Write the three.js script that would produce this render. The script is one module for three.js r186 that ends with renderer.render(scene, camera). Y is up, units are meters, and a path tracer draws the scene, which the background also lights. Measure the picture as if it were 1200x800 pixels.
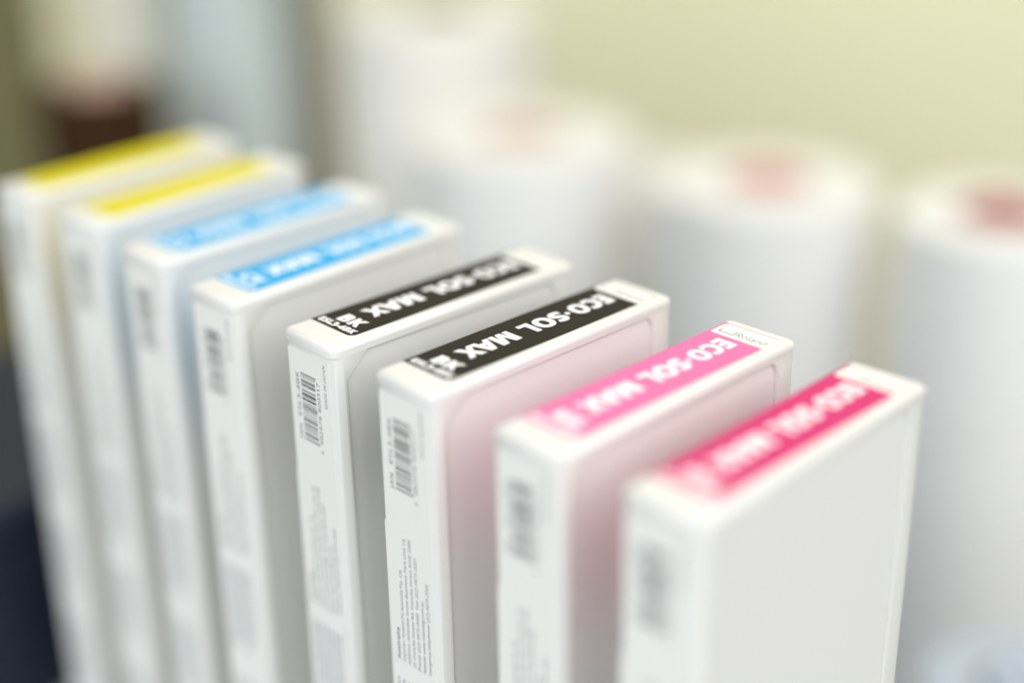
import * as THREE from 'three';
import { RectAreaLightUniformsLib } from 'three/addons/lights/RectAreaLightUniformsLib.js';
import { toCreasedNormals, mergeVertices } from 'three/addons/utils/BufferGeometryUtils.js';
import { RoundedBoxGeometry } from 'three/addons/geometries/RoundedBoxGeometry.js';
import { Brush, Evaluator, SUBTRACTION } from 'three-bvh-csg';

// ---------------------------------------------------------------- camera, light, exposure
const scene = new THREE.Scene();
const H = 0.34;                                  // cartridge height; the table top is y = 0
const FLOOR = -0.75;
const camera = new THREE.PerspectiveCamera(25.85, 1.5, 0.02, 30);
camera.position.set(0.3684, H + 0.2257, 0.3178);
camera.rotation.set(-0.4095, 0.7771, -0.0157, 'YXZ');
camera.focus = 0.575;
camera.userData.fStop = 1.27;

const renderer = new THREE.WebGLRenderer({ antialias: true });
renderer.setSize(1024, 682);
renderer.toneMapping = THREE.LinearToneMapping;
renderer.toneMappingExposure = 1.0;
renderer.shadowMap.enabled = true;
RectAreaLightUniformsLib.init();

scene.background = new THREE.Color(0, 0, 0);

// ---------------------------------------------------------------- helpers
let seed = 20240607;
const rnd = () => { seed = (seed * 1664525 + 1013904223) >>> 0; return seed / 4294967296; };
const taken = new Map();
function numbered(name) {
  const n = taken.get(name) ?? 0; taken.set(name, n + 1);
  return n ? `${name}_${String(n).padStart(3, '0')}` : name;
}
function thing(name, label, category, pos = [0, 0, 0], turn = 0, group) {
  const g = new THREE.Group(); g.name = numbered(name); g.position.set(...pos); g.rotation.y = turn;
  g.userData = { label, category }; if (group) g.userData.group = group;
  scene.add(g); return g;
}
function part(name, geo, mat, parent, label) {
  const m = new THREE.Mesh(geo, mat); m.name = name; m.castShadow = m.receiveShadow = true;
  if (label) m.userData.label = label;
  parent.add(m); return m;
}
function structure(name, geo, mat) {
  const m = new THREE.Mesh(geo, mat); m.name = name; m.userData.kind = 'structure';
  m.castShadow = m.receiveShadow = true; scene.add(m); return m;
}
const lin = (r, g, b) => new THREE.Color().setRGB(r, g, b);
function noiseTex(size, fn) {
  const d = new Uint8Array(size * size * 4);
  for (let y = 0; y < size; y++) for (let x = 0; x < size; x++) {
    const v = fn(x, y), i = (y * size + x) * 4;
    d[i] = d[i + 1] = d[i + 2] = Math.max(0, Math.min(255, v)); d[i + 3] = 255;
  }
  const t = new THREE.DataTexture(d, size, size); t.wrapS = t.wrapT = THREE.RepeatWrapping;
  t.magFilter = t.minFilter = THREE.LinearFilter; t.needsUpdate = true; return t;
}
const grain = noiseTex(256, () => 118 + rnd() * 20);

// closed loft of rounded-rectangle rings: plan [x0,x1]x[z0,z1], corner radii at (x1,z1),(x0,z1),(x0,z0),(x1,z0), profile of [inset, y]
function slab(x0, x1, z0, z1, radii, profile, seg = 6) {
  const pos = [], idx = [], ringN = 4 * (seg + 1);
  for (const [ins, y] of profile) {
    const c = [[x1, z1, 1, 1, 0], [x0, z1, -1, 1, 1], [x0, z0, -1, -1, 2], [x1, z0, 1, -1, 3]];
    for (const [cx, cz, sx, sz, k] of c) {
      const R = radii[k], r = Math.max(R - ins, 0.00005);
      const ox = cx - sx * Math.max(R, ins), oz = cz - sz * Math.max(R, ins);
      for (let i = 0; i <= seg; i++) {
        const t = (i / seg) * Math.PI / 2;
        const ux = k === 0 ? Math.sin(Math.PI / 2 - t) : k === 1 ? Math.sin(t) : k === 2 ? Math.sin(Math.PI / 2 - t) : Math.sin(t);
        const uz = k === 0 ? Math.sin(t) : k === 1 ? Math.cos(t) : k === 2 ? Math.sin(t) : Math.cos(t);
        pos.push(ox + sx * r * ux, y, oz + sz * r * uz);
      }
    }
  }
  const rings = profile.length;
  for (let j = 0; j < rings - 1; j++) for (let i = 0; i < ringN; i++) {
    const a = j * ringN + i, b = j * ringN + (i + 1) % ringN, c = a + ringN, d = b + ringN;
    idx.push(a, c, b, b, c, d);
  }
  const cap = (j, up) => {
    const n = pos.length / 3; pos.push((x0 + x1) / 2, profile[j][1], (z0 + z1) / 2);
    for (let i = 0; i < ringN; i++) {
      const a = j * ringN + i, b = j * ringN + (i + 1) % ringN;
      if (up) idx.push(n, b, a); else idx.push(n, a, b);
    }
  };
  cap(0, false); cap(rings - 1, true);
  const g = new THREE.BufferGeometry();
  g.setAttribute('position', new THREE.Float32BufferAttribute(pos, 3));
  g.setAttribute('uv', new THREE.Float32BufferAttribute(pos.filter((_, i) => i % 3 !== 1).map((v) => v * 20), 2));
  g.setIndex(idx); g.computeVertexNormals(); return g;
}
const fillet = (r, yTop, n = 6) => Array.from({ length: n + 1 }, (_, i) => { const t = (i / n) * Math.PI / 2; return [r * (1 - Math.cos(t)), yTop - r + r * Math.sin(t)]; });

// ---------------------------------------------------------------- unseen light panels (large and soft, placed to light lids, broad sides and fronts)
function lampPanel(name, label, w, h, pos, target, color, intensity, glow) {
  const g = thing(name, label, 'lamp', pos);
  g.lookAt(new THREE.Vector3(...target));         // +z of the group faces the target
  const hm = new THREE.MeshStandardMaterial({ color: lin(.7, .7, .7), roughness: .5 });
  const housing = new THREE.BoxGeometry(w + .06, h + .06, .05); housing.translate(0, 0, -.03);
  part('housing', housing, hm, g);
  part('diffuser', new THREE.PlaneGeometry(w, h), new THREE.MeshStandardMaterial({ color: lin(.1, .1, .1), emissive: color, emissiveIntensity: glow, roughness: .6 }), g);
  const l = new THREE.RectAreaLight(color, intensity, w, h); l.name = 'panel_glow';
  l.position.set(0, 0, .004); l.rotation.y = Math.PI; g.add(l);
  return g;
}
lampPanel('unseen_light_panel', 'wide unseen light panel placed to light the standing rolls from above', 2.2, 1.6, [-.6, 1.9, -.7], [-.7, 0, -.95], lin(1, .975, .90), 1.25, .4);  // out of view, placed to light the rolls, wall and lid tops
lampPanel('unseen_light_panel', 'tilted unseen light panel placed to light the broad sides of the cartridges', 3.0, 2.6, [1.95, 2.3, -.35], [-.5, .3, -.75], lin(1, .985, .95), 2.95, .5);  // out of view, placed to light the broad cartridge sides and the rolls
lampPanel('unseen_front_panel', 'cool soft unseen light panel placed to light the barcode fronts of the cartridges', 4.4, 2.8, [.9, 1.9, 4.1], [-.4, .3, -.6], lin(.95, .98, 1), 4.0, .5);  // out of view, placed to light the narrow barcode fronts

// ---------------------------------------------------------------- the setting
const tableMat = new THREE.MeshStandardMaterial({ color: lin(.50, .54, .60), roughness: .55, bumpMap: grain, bumpScale: .0001 });
structure('table_top', new RoundedBoxGeometry(1.35, .03, .95, 3, .006).translate(.02, -.015, .19), tableMat);
const floorMat = new THREE.MeshStandardMaterial({ color: lin(.62, .65, .68), roughness: .6, bumpMap: grain, bumpScale: .0003 });
structure('floor', new THREE.BoxGeometry(9, .1, 9).translate(-.5, FLOOR - .05, -.3), floorMat);
const wallMat = new THREE.MeshStandardMaterial({ color: lin(.88, .85, .60), roughness: .9, bumpMap: grain, bumpScale: .0004 });
{ // pale yellow wall behind the table, square to the row of rolls
  const g = new THREE.BoxGeometry(7, 3.6, .1); g.translate(0, FLOOR + 1.8 + .001, 0);
  const m = structure('wall', g, wallMat); m.position.set(-1.45, 0, -1.8); m.rotation.y = .72;
}

// ---------------------------------------------------------------- ink cartridges
const T = .032, L = .1314, MM = .001;
const INKS = {
  yellow: { code: 'YE', css: '#e2d600', digits: '4982978800348', text: '#e0d512' },
  cyan: { code: 'CY', css: '#2aaee8', digits: '4982978800324', text: '#ffffff' },
  black: { code: 'BK', css: '#2a261f', digits: '4982978800317', text: '#ffffff' },
  pink: { code: 'MG', css: '#ee7bae', digits: '4982978800331', text: '#ffffff' },
  magenta: { code: 'MG', css: '#d93c7a', digits: '4982978800331', text: '#ffffff' },
};
const plastic = new THREE.MeshPhysicalMaterial({ color: lin(.81, .81, .775), roughness: .42, bumpMap: grain, bumpScale: .00003, clearcoat: .15, clearcoatRoughness: .35 });
const panelPlastic = new THREE.MeshPhysicalMaterial({ color: lin(.80, .80, .77), roughness: .5, bumpMap: grain, bumpScale: .00004 });
const paper = new THREE.MeshStandardMaterial({ color: lin(.86, .86, .83), roughness: .5 });

// shell: upright body whose right side has a shallow recess with two cut-off upper corners
const shellRaw = slab(.0006, T - .0002, -L + .0006, -.0009, [.0042, .0016, .002, .003], [[.0008, 0], [0, .0012], [0, .1], [0, .2], [0, H - .0042]], 8);
const recess = new THREE.Shape();
{ const zf = -.0062, zb = -L + .0115, yt = H - .0046, yb = .012, c = .0105, d = .006;
  recess.moveTo(zf, yb); recess.lineTo(zf, yt - c); recess.lineTo(zf - c * 1.05, yt); recess.lineTo(zb + d, yt); recess.quadraticCurveTo(zb, yt, zb, yt - d * 1.6); recess.lineTo(zb, yb); recess.closePath(); }
const cutter = new THREE.ExtrudeGeometry(recess, { depth: .01, bevelEnabled: true, bevelThickness: .0010, bevelSize: .0014, bevelOffset: -.0014, bevelSegments: 2, curveSegments: 8 });
// extrude axis z -> world x, shape x -> world z
cutter.applyMatrix4(new THREE.Matrix4().set(0, 0, 1, T - .0008, 0, 1, 0, 0, 1, 0, 0, 0, 0, 0, 0, 1));
{ // the swap of axes mirrors the winding: flip it back
  const p = cutter.index ? cutter.toNonIndexed() : cutter; const a = p.attributes;
  for (const k of Object.keys(a)) { const s = a[k].itemSize, v = a[k].array; for (let i = 0; i < a[k].count; i += 3) for (let j = 0; j < s; j++) { const q = v[(i + 1) * s + j]; v[(i + 1) * s + j] = v[(i + 2) * s + j]; v[(i + 2) * s + j] = q; } }
  p.computeVertexNormals();
}
const ev = new Evaluator(); ev.attributes = ['position', 'normal', 'uv']; ev.useGroups = false;
const bA = new Brush(shellRaw.toNonIndexed()), bB = new Brush(cutter.index ? cutter.toNonIndexed() : cutter); bA.updateMatrixWorld(); bB.updateMatrixWorld();
let shellGeo = ev.evaluate(bA, bB, SUBTRACTION).geometry;
shellGeo = toCreasedNormals(shellGeo, .6);
// panel plate lying in the recess
const plateShape = new THREE.Shape();
{ const zf = -.0070, zb = -L + .0123, yt = H - .0054, yb = .0128, c = .0103, d = .006;
  plateShape.moveTo(zf, yb); plateShape.lineTo(zf, yt - c); plateShape.lineTo(zf - c * 1.05, yt); plateShape.lineTo(zb + d, yt); plateShape.quadraticCurveTo(zb, yt, zb, yt - d * 1.6); plateShape.lineTo(zb, yb); plateShape.closePath(); }
const plateGeo = new THREE.ExtrudeGeometry(plateShape, { depth: .0002, bevelEnabled: true, bevelThickness: .0003, bevelSize: .0005, bevelOffset: -.0005, bevelSegments: 2, curveSegments: 8 });
plateGeo.applyMatrix4(new THREE.Matrix4().makeRotationY(-Math.PI / 2).premultiply(new THREE.Matrix4().makeScale(-1, 1, 1)));
plateGeo.translate(T - .0018 + .0002, 0, 0);
{ const a = plateGeo.attributes; for (const k of Object.keys(a)) { const s = a[k].itemSize, v = a[k].array; for (let i = 0; i < a[k].count; i += 3) for (let j = 0; j < s; j++) { const q = v[(i + 1) * s + j]; v[(i + 1) * s + j] = v[(i + 2) * s + j]; v[(i + 2) * s + j] = q; } } plateGeo.computeVertexNormals(); }
// cap: rounded lid that overhangs the front and the left by a little
const capR = .0018;
const capGeo = toCreasedNormals(slab(-.0002, T + .0001, -L, .0002, [.0045, .003, .003, .0035],
  [[.0016, H - .0062], [.0009, H - .0056], [.0003, H - .0048], ...fillet(.0022, H, 7)], 8), .7);

// printed top label: lies on the lid, bends over its left edge and runs down the left side
const LW = .0273, ZN = -.0127, ZF = -.1262, WRAP = .0075;
function topLabelGeo() {
  const r = .0022, off = .00012, xl = -.0002, rows = [], pos = [], uv = [], idx = [];
  const rc = .0032;                               // rounded near-right corner
  for (let i = 0; i <= 8; i++) rows.push(ZN - rc * (1 - Math.cos(i / 8 * Math.PI / 2)));
  for (let i = 1; i <= 12; i++) rows.push(ZN - rc + (ZF - ZN + rc) * i / 12);
  const N = 16;
  const flat = LW - (xl + r), arc = (r + off) * Math.PI / 2, total = flat + arc + WRAP - r;
  for (const z of rows) {
    const dz = Math.max(0, rc - (ZN - z)), cut = rc - Math.sqrt(Math.max(0, rc * rc - dz * dz));
    for (let k = 0; k <= N; k++) {
      const s = k === 0 ? cut : k <= 4 ? cut + (flat - cut) * k / 4 : k <= 13 ? flat + arc * (k - 4) / 9 : flat + arc + (total - flat - arc) * (k - 13) / 3;
      let x, y;
      if (s <= flat) { x = LW - s; y = H + off; }
      else if (s <= flat + arc) { const t = (s - flat) / (r + off); x = xl + r - (r + off) * Math.sin(t); y = H - r + (r + off) * Math.cos(t); }
      else { x = xl - off; y = H - r - (s - flat - arc); }
      pos.push(x, y, z); uv.push(1 - s / total, (ZN - z) / (ZN - ZF));
    }
  }
  for (let j = 0; j < rows.length - 1; j++) for (let k = 0; k < N; k++) { const a = j * (N + 1) + k, b = a + 1, c = a + N + 1, d = c + 1; idx.push(a, c, b, b, c, d); }
  const g = new THREE.BufferGeometry();
  g.setAttribute('position', new THREE.Float32BufferAttribute(pos, 3)); g.setAttribute('uv', new THREE.Float32BufferAttribute(uv, 2));
  g.setIndex(idx); g.computeVertexNormals(); g.userData = { total, flat, arc }; return g;
}
const topGeo = topLabelGeo();
function canvas(w, h) { const c = document.createElement('canvas'); c.width = w; c.height = h; return [c, c.getContext('2d')]; }
function texOf(c) { const t = new THREE.CanvasTexture(c); t.colorSpace = THREE.SRGBColorSpace; t.magFilter = THREE.LinearFilter; t.anisotropy = 8; return t; }
function fitText(ctx, str, len, height, bold) {    // draws str with its cap height and length scaled to the given size, starting at the origin on its baseline
  ctx.save(); ctx.font = `${bold ? 'bold ' : ''}100px sans-serif`; const w = ctx.measureText(str).width;
  ctx.scale(len / w, height / 72); ctx.fillText(str, 0, 0);
  if (bold === 2) { ctx.lineWidth = 6; ctx.lineJoin = 'miter'; ctx.miterLimit = 3; ctx.strokeText(str, 0, 0); }
  ctx.restore();
}
function topTexture(ink) {
  const S = 16, total = topGeo.userData.total * 1000, len = (ZN - ZF) * 1000;    // pixels per mm
  const [c, ctx] = canvas(Math.round(total * S), Math.round(len * S));
  ctx.scale(c.width / total, c.height / len);                                      // now in mm; canvas top = far end
  ctx.fillStyle = ink.css; ctx.fillRect(0, 0, total, len);
  for (let i = 0; i < 900; i++) { ctx.fillStyle = `rgba(255,255,255,${.02 + rnd() * .05})`; ctx.fillRect(rnd() * total, rnd() * len, .05 + rnd() * .12, .05 + rnd() * .3); }
  const X0 = total - LW * 1000, X = (mm) => X0 + mm, Z = (mm) => mm + ZF * -1000;  // local x and z (negative) in mm
  ctx.fillStyle = ctx.strokeStyle = ink.text;
  // ECO-SOL MAX, read from the far end to the near end
  const run = (str, za, zb) => { ctx.save(); ctx.translate(X(9.2), Z(za)); ctx.rotate(Math.PI / 2); ctx.scale(1, 1); fitText(ctx, str, za < zb ? zb - za : za - zb, 8.8, 2); ctx.restore(); };
  run('ECO', -112.6, -90.6); ctx.beginPath(); ctx.arc(X(13.6), Z(-88.2), 1.2, 0, 7); ctx.fill(); run('SOL', -86.4, -63.6); run('MAX', -59.4, -31.8);
  ctx.save(); ctx.translate(X(7.8), Z(-19.8)); fitText(ctx, ink.code, 13.2, 6.4, 2); ctx.restore();
  ctx.save(); ctx.translate(X(2.9), Z(-14.5)); fitText(ctx, 'ESL3-4' + ink.code, 22.2, 3.3, 2); ctx.restore();
  // white plate with the maker's mark at the far end
  ctx.fillStyle = '#f4f4ef'; ctx.beginPath(); ctx.roundRect(X(2.2), Z(-125.8), 40, 10.7, [2.2, 0, 0, 1.6]); ctx.fill();
  ctx.strokeStyle = ctx.fillStyle = '#6f7470';
  ctx.lineWidth = .5; ctx.beginPath(); ctx.moveTo(X(4.6), Z(-120.6)); ctx.lineTo(X(4.6), Z(-118)); ctx.lineTo(X(11.2), Z(-118)); ctx.lineTo(X(11.2), Z(-121.6)); ctx.stroke();
  ctx.save(); ctx.translate(X(11.9), Z(-117.6)); fitText(ctx, 'Roland', 14.4, 3.6, 0); ctx.restore();
  return texOf(c);
}
// barcode sticker on the narrow front
const LEFT = { L: ['0001101', '0011001', '0010011', '0111101', '0100011', '0110001', '0101111', '0111011', '0110111', '0001011'] };
const PAR = ['LLLLLL', 'LLGLGG', 'LLGGLG', 'LLGGGL', 'LGLLGG', 'LGGLLG', 'LGGGLL', 'LGLGLG', 'LGLGGL', 'LGGLGL'];
function ean(d) {
  const R = (n) => LEFT.L[n].replace(/./g, (b) => (b === '1' ? '0' : '1')), G = (n) => R(n).split('').reverse().join('');
  let s = '101'; for (let i = 1; i <= 6; i++) s += PAR[+d[0]][i - 1] === 'L' ? LEFT.L[+d[i]] : G(+d[i]);
  s += '01010'; for (let i = 7; i <= 12; i++) s += R(+d[i]); return s + '101';
}
const FX0 = .0014, FX1 = .0276, FY0 = -.0072, FY1 = -.1262;       // front sticker, measured from the lid down
function frontTexture(ink) {
  const S = 14, w = (FX1 - FX0) * 1000, h = (FY0 - FY1) * 1000, [c, ctx] = canvas(Math.round(w * S), Math.round(h * S));
  ctx.scale(c.width / w, c.height / h); ctx.fillStyle = '#f2f2ec'; ctx.fillRect(0, 0, w, h);
  const up = (str, x, yBottom, len, height, bold, col = '#3c4246') => { ctx.save(); ctx.fillStyle = ctx.strokeStyle = col; ctx.translate(x - FX0 * 1000, yBottom + FY0 * 1000); ctx.rotate(-Math.PI / 2); fitText(ctx, str, len, height, bold); ctx.restore(); };
  // y values: mm below the lid
  up('JAN', 7.4, 47, 6.8, 2.1, 0, '#2c3135'); up('ESL3-4' + ink.code, 7.4, 37, 19.6, 2.1, 0, '#2c3135');
  const bars = ean(ink.digits), m = 29.6 / 95; ctx.fillStyle = '#25272c';
  for (let i = 0; i < 95; i++) if (bars[i] === '1') ctx.fillRect(8.7 - FX0 * 1000, 46.4 - (i + 1) * m + FY0 * 1000, [0, 1, 2, 45, 46, 47, 48, 49, 92, 93, 94].includes(i) ? 9.9 : 9.2, m * 1.02);
  up(ink.digits[0], 20.9, 49.4, 1.5, 2, 0); up(ink.digits.slice(1, 7), 20.9, 45.3, 12.9, 2, 0); up(ink.digits.slice(7), 20.9, 31, 12.9, 2, 0);
  up('MADE IN JAPAN', 25.4, 28, 18.8, 1.7, 0, '#7b8184');
  const lines = [['Australia', 124.5, 15, 1], ['Importer: Roland DG Australia Pty. Ltd.', 124.5, 43, 0], ['Address: Allambie Grove Business Park Unit 14,', 124.5, 58, 0], ['25 Frenchs Forest Rd, Frenchs Forest NSW 2086', 124.5, 58.5, 0], ['Phone: (02)-9975-0000  Fax: (02)-9975-0001', 124.5, 52, 0], ['Website: www.rolanddg.com.au', 124.5, 34, 0], ['Emergency telephone: (02)-9975-0000', 124.5, 43, 0]];
  lines.forEach(([s, y, len, b], i) => up(s, 6.2 + i * 3.1, y, len, 1.75, b, b ? '#3f474b' : '#666d72'));
  return texOf(c);
}
function lowerTexture() {
  const S = 8, w = 26.2, h = 190, [c, ctx] = canvas(Math.round(w * S), Math.round(h * S));
  ctx.scale(c.width / w, c.height / h); ctx.fillStyle = '#f3f3ee'; ctx.fillRect(0, 0, w, h);
  for (let b = 0; b < 3; b++) for (let i = 0; i < 7; i++) {
    let y = 10 + b * 60; const end = y + 46 - rnd() * 16; ctx.fillStyle = '#8a9094';
    while (y < end) { const l = 1 + rnd() * 4; ctx.fillRect(3 + i * 3.05, y, 1.1, l); y += l + .8; }
  }
  return texOf(c);
}
function stickerGeo(x0, x1, y0, y1, dy = 0) {                      // thin sheet on the front face, y down from the lid; dy tilts its upper edge
  const r = .0008, s = new THREE.Shape();
  s.moveTo(x0, H + y1); s.lineTo(x1, H + y1); s.lineTo(x1, H + y0 - r); s.quadraticCurveTo(x1, H + y0, x1 - r, H + y0); s.lineTo(x0 + r, H + y0 - dy); s.quadraticCurveTo(x0, H + y0 - dy, x0, H + y0 - dy - r); s.closePath();
  const g = new THREE.ExtrudeGeometry(s, { depth: .00018, bevelEnabled: false, curveSegments: 4 }); g.translate(0, 0, -.00092);
  const p = g.attributes.position, u = g.attributes.uv;
  for (let i = 0; i < p.count; i++) u.setXY(i, (p.getX(i) - x0) / (x1 - x0), 1 - (H + y0 - p.getY(i)) / (y0 - y1));
  return g;
}
const frontGeo = stickerGeo(FX0, FX1, FY0, FY1);
const lowerGeo = stickerGeo(.0010, .0274, FY1 + .0032, -H + .02, .0036); lowerGeo.translate(0, 0, .0002);
const lowerMat = new THREE.MeshStandardMaterial({ map: lowerTexture(), roughness: .45 });
const sideGeo = new RoundedBoxGeometry(.0002, .0565, .1240, 1, .00009); sideGeo.translate(.00055, H - .0062 - .02825, -.0030 - .0620);
const sleeveGeo = new RoundedBoxGeometry(.0012, .26, .1262, 2, .0005); sleeveGeo.translate(.0003, H - .0632 - .13, -.0012 - .0631);

const inkMats = {};
for (const [k, ink] of Object.entries(INKS)) inkMats[k] = {
  top: new THREE.MeshPhysicalMaterial({ map: topTexture(ink), roughness: .6, specularIntensity: .35, side: THREE.DoubleSide }),
  front: new THREE.MeshStandardMaterial({ map: frontTexture(ink), roughness: .45 }),
  side: new THREE.MeshPhysicalMaterial({ color: new THREE.Color(ink.css), roughness: .4 }),
};
function makeCartridge(kind, label, x, z, turn) {
  const g = thing('ink_cartridge', label, 'ink cartridge', [x, 0, z], turn, 'white ink cartridges standing in a row');
  const m = inkMats[kind];
  const shell = part('shell', shellGeo, plastic, g);
  part('side_panel', plateGeo, panelPlastic, shell);
  part('lid', capGeo, plastic, g);
  part('top_label', topGeo, m.top, g, `${kind} printed label with white lettering`);
  part('side_label', sideGeo, m.side, g, `${kind} label on the broad side`);
  part('side_sleeve', sleeveGeo, paper, g);
  part('barcode_label', frontGeo, m.front, g);
  part('address_label', lowerGeo, lowerMat, g);
  return g;
}
const ROW = [
  ['yellow', 'yellow labelled ink cartridge at the row end beside the navy box', -.3331, -.0187, .0385],
  ['yellow', 'yellow labelled ink cartridge standing next to a blue labelled one', -.2672, -.0165, .0537],
  ['cyan', 'blue labelled ink cartridge standing next to a yellow labelled one', -.2023, -.0107, .0074],
  ['cyan', 'blue labelled ink cartridge standing next to a black labelled one', -.1391, -.0037, .0089],
  ['black', 'black labelled ink cartridge standing next to a blue labelled one', -.0731, -.0028, -.0427],
  ['black', 'black labelled ink cartridge standing next to a pale magenta labelled one', -.0155, 0, -.0294],
  ['pink', 'paler magenta labelled ink cartridge standing beside a black labelled one', .0491, .0037, -.0162],
  ['magenta', 'deep magenta labelled ink cartridge at the row end with its broad side bare', .108, .006, -.0005],
];
for (const a of ROW) makeCartridge(...a);

// ---------------------------------------------------------------- rolls standing behind the row
function makeRoll(label, x, z, r, h, bodyMat, endMat, coreMat, coreR, group = 'rolls standing behind the cartridges') {
  const g = thing('vinyl_roll', label, 'roll', [x, FLOOR, z], rnd() * 6, group);
  const prof = [[coreR + .004, 0], [r - .002, 0], [r, .002], [r, h * .5], [r, h - .002], [r - .0006, h - .0006], [r - .002, h]].map((p) => new THREE.Vector2(...p));
  part('sheet_winding', new THREE.LatheGeometry(prof, 72), bodyMat, g);
  const end = [], n = 14;                                             // wound end: fine steps between the layers
  for (let i = 0; i <= n; i++) { const q = r - .002 - (r - .002 - coreR - .004) * i / n; end.push(new THREE.Vector2(q, h + (i % 2 ? -.0008 : 0))); }
  part('wound_end', new THREE.LatheGeometry(end, 72), endMat, g);
  part('core_tube', new THREE.LatheGeometry([[coreR, 0], [coreR + .004, 0], [coreR + .004, h + .001], [coreR, h + .001], [coreR, 0]].map((p) => new THREE.Vector2(...p)), 48), endMat, g);
  part('end_plug', new THREE.LatheGeometry([[0.0001, h - .03], [coreR - .0002, h - .03], [coreR - .0002, h + .003], [coreR - .002, h + .005], [coreR * .5, h + .005], [coreR * .45, h - .004], [.0001, h - .004]].map((p) => new THREE.Vector2(...p)), 40), coreMat, g);
  return g;
}
const M = (r, g, b, rough = .5) => new THREE.MeshPhysicalMaterial({ color: lin(r, g, b), roughness: rough, bumpMap: grain, bumpScale: .0001 });
const whiteVinyl = M(.87, .87, .86, .4), endWhite = M(.84, .84, .80, .7), creamVinyl = M(.80, .78, .68, .5), greyVinyl = M(.55, .62, .61, .45), brownVinyl = M(.04, .02, .007, .9), brownCore = M(.20, .13, .06, .8), redPlug = M(.36, .035, .05, .45), pinkPlug = M(.62, .26, .25, .5), bloomedPlug = M(.68, .45, .40, .5), blueVinyl = M(.48, .54, .63, .5), tanEnd = M(.60, .38, .30, .8), ivoryVinyl = M(.86, .85, .79, .5), darkGreyBrown = M(.24, .23, .18, .8);
makeRoll('wide white vinyl roll with a pink core plug, bloom painted into its pale colour', -0.6178, -0.7038, 0.1095, 0.9202, whiteVinyl, endWhite, bloomedPlug, 0.036);  // plug colour carries the washed-out bloom of an overexposed core
makeRoll('white vinyl roll with a pink core plug', -0.3525, -0.7408, 0.0964, 0.9193, whiteVinyl, endWhite, pinkPlug, 0.035);
makeRoll('white vinyl roll with a dark red core plug', -0.1566, -0.7982, 0.0876, 0.9171, whiteVinyl, endWhite, redPlug, 0.036);
makeRoll('lower white roll standing behind the gap between two white rolls', -.61, -.90, .08, .84, whiteVinyl, endWhite, endWhite, .03);
makeRoll('ivory roll with a brown core standing behind the white rolls', -0.9234, -0.8827, 0.119, 0.9794, ivoryVinyl, ivoryVinyl, brownCore, 0.039);
makeRoll('tall grey blue roll standing behind the yellow cartridges', -1.1012, -0.707, 0.0734, 1.1700, greyVinyl, greyVinyl, brownCore, 0.02);
makeRoll('dark brown roll with a tan core standing behind the yellow cartridges', -1.0013, -0.4695, 0.0643, 0.9516, brownVinyl, brownVinyl, tanEnd, 0.036);
makeRoll('tall cream roll standing between the grey blue roll and the dark olive panel', -1.232, -0.6537, 0.0403, 1.1700, creamVinyl, creamVinyl, brownCore, 0.016);

makeRoll('slim dark grey brown upright between the grey blue roll and the ivory roll', -1.0295, -0.7718, 0.0232, 1.1700, darkGreyBrown, darkGreyBrown, darkGreyBrown, 0.012);  // dark upright for the dark strip between the two rolls
brownVinyl.specularIntensity = .3;

// ---------------------------------------------------------------- other things around
{ // dark olive area at the far left, modelled as an upright panel
  const g = thing('dark_olive_panel', 'dark olive upright panel at the far left behind the dark brown roll', 'board', [-1.64, FLOOR, -.62], .777);
  part('panel', new RoundedBoxGeometry(.26, 1.9, .02, 2, .004).translate(0, .95, 0), M(.17, .15, .065, .7), g);
}
{ // navy box beside the row
  const g = thing('navy_box', 'dark navy storage box beside the end of the cartridge row', 'box', [-.47, 0, -.06], .1);
  const nm = M(.008, .014, .035, .5);
  part('body', new RoundedBoxGeometry(.2, .115, .26, 3, .008).translate(0, .0575, 0), nm, g);
  part('lid', new RoundedBoxGeometry(.206, .028, .266, 3, .008).translate(0, .13, 0), nm, g);
}
makeRoll('shorter pale blue roll standing in front of the white rolls', 0.0534, -0.452, 0.0594, 0.7396, blueVinyl, blueVinyl, blueVinyl, 0.02);
renderer.render(scene, camera);
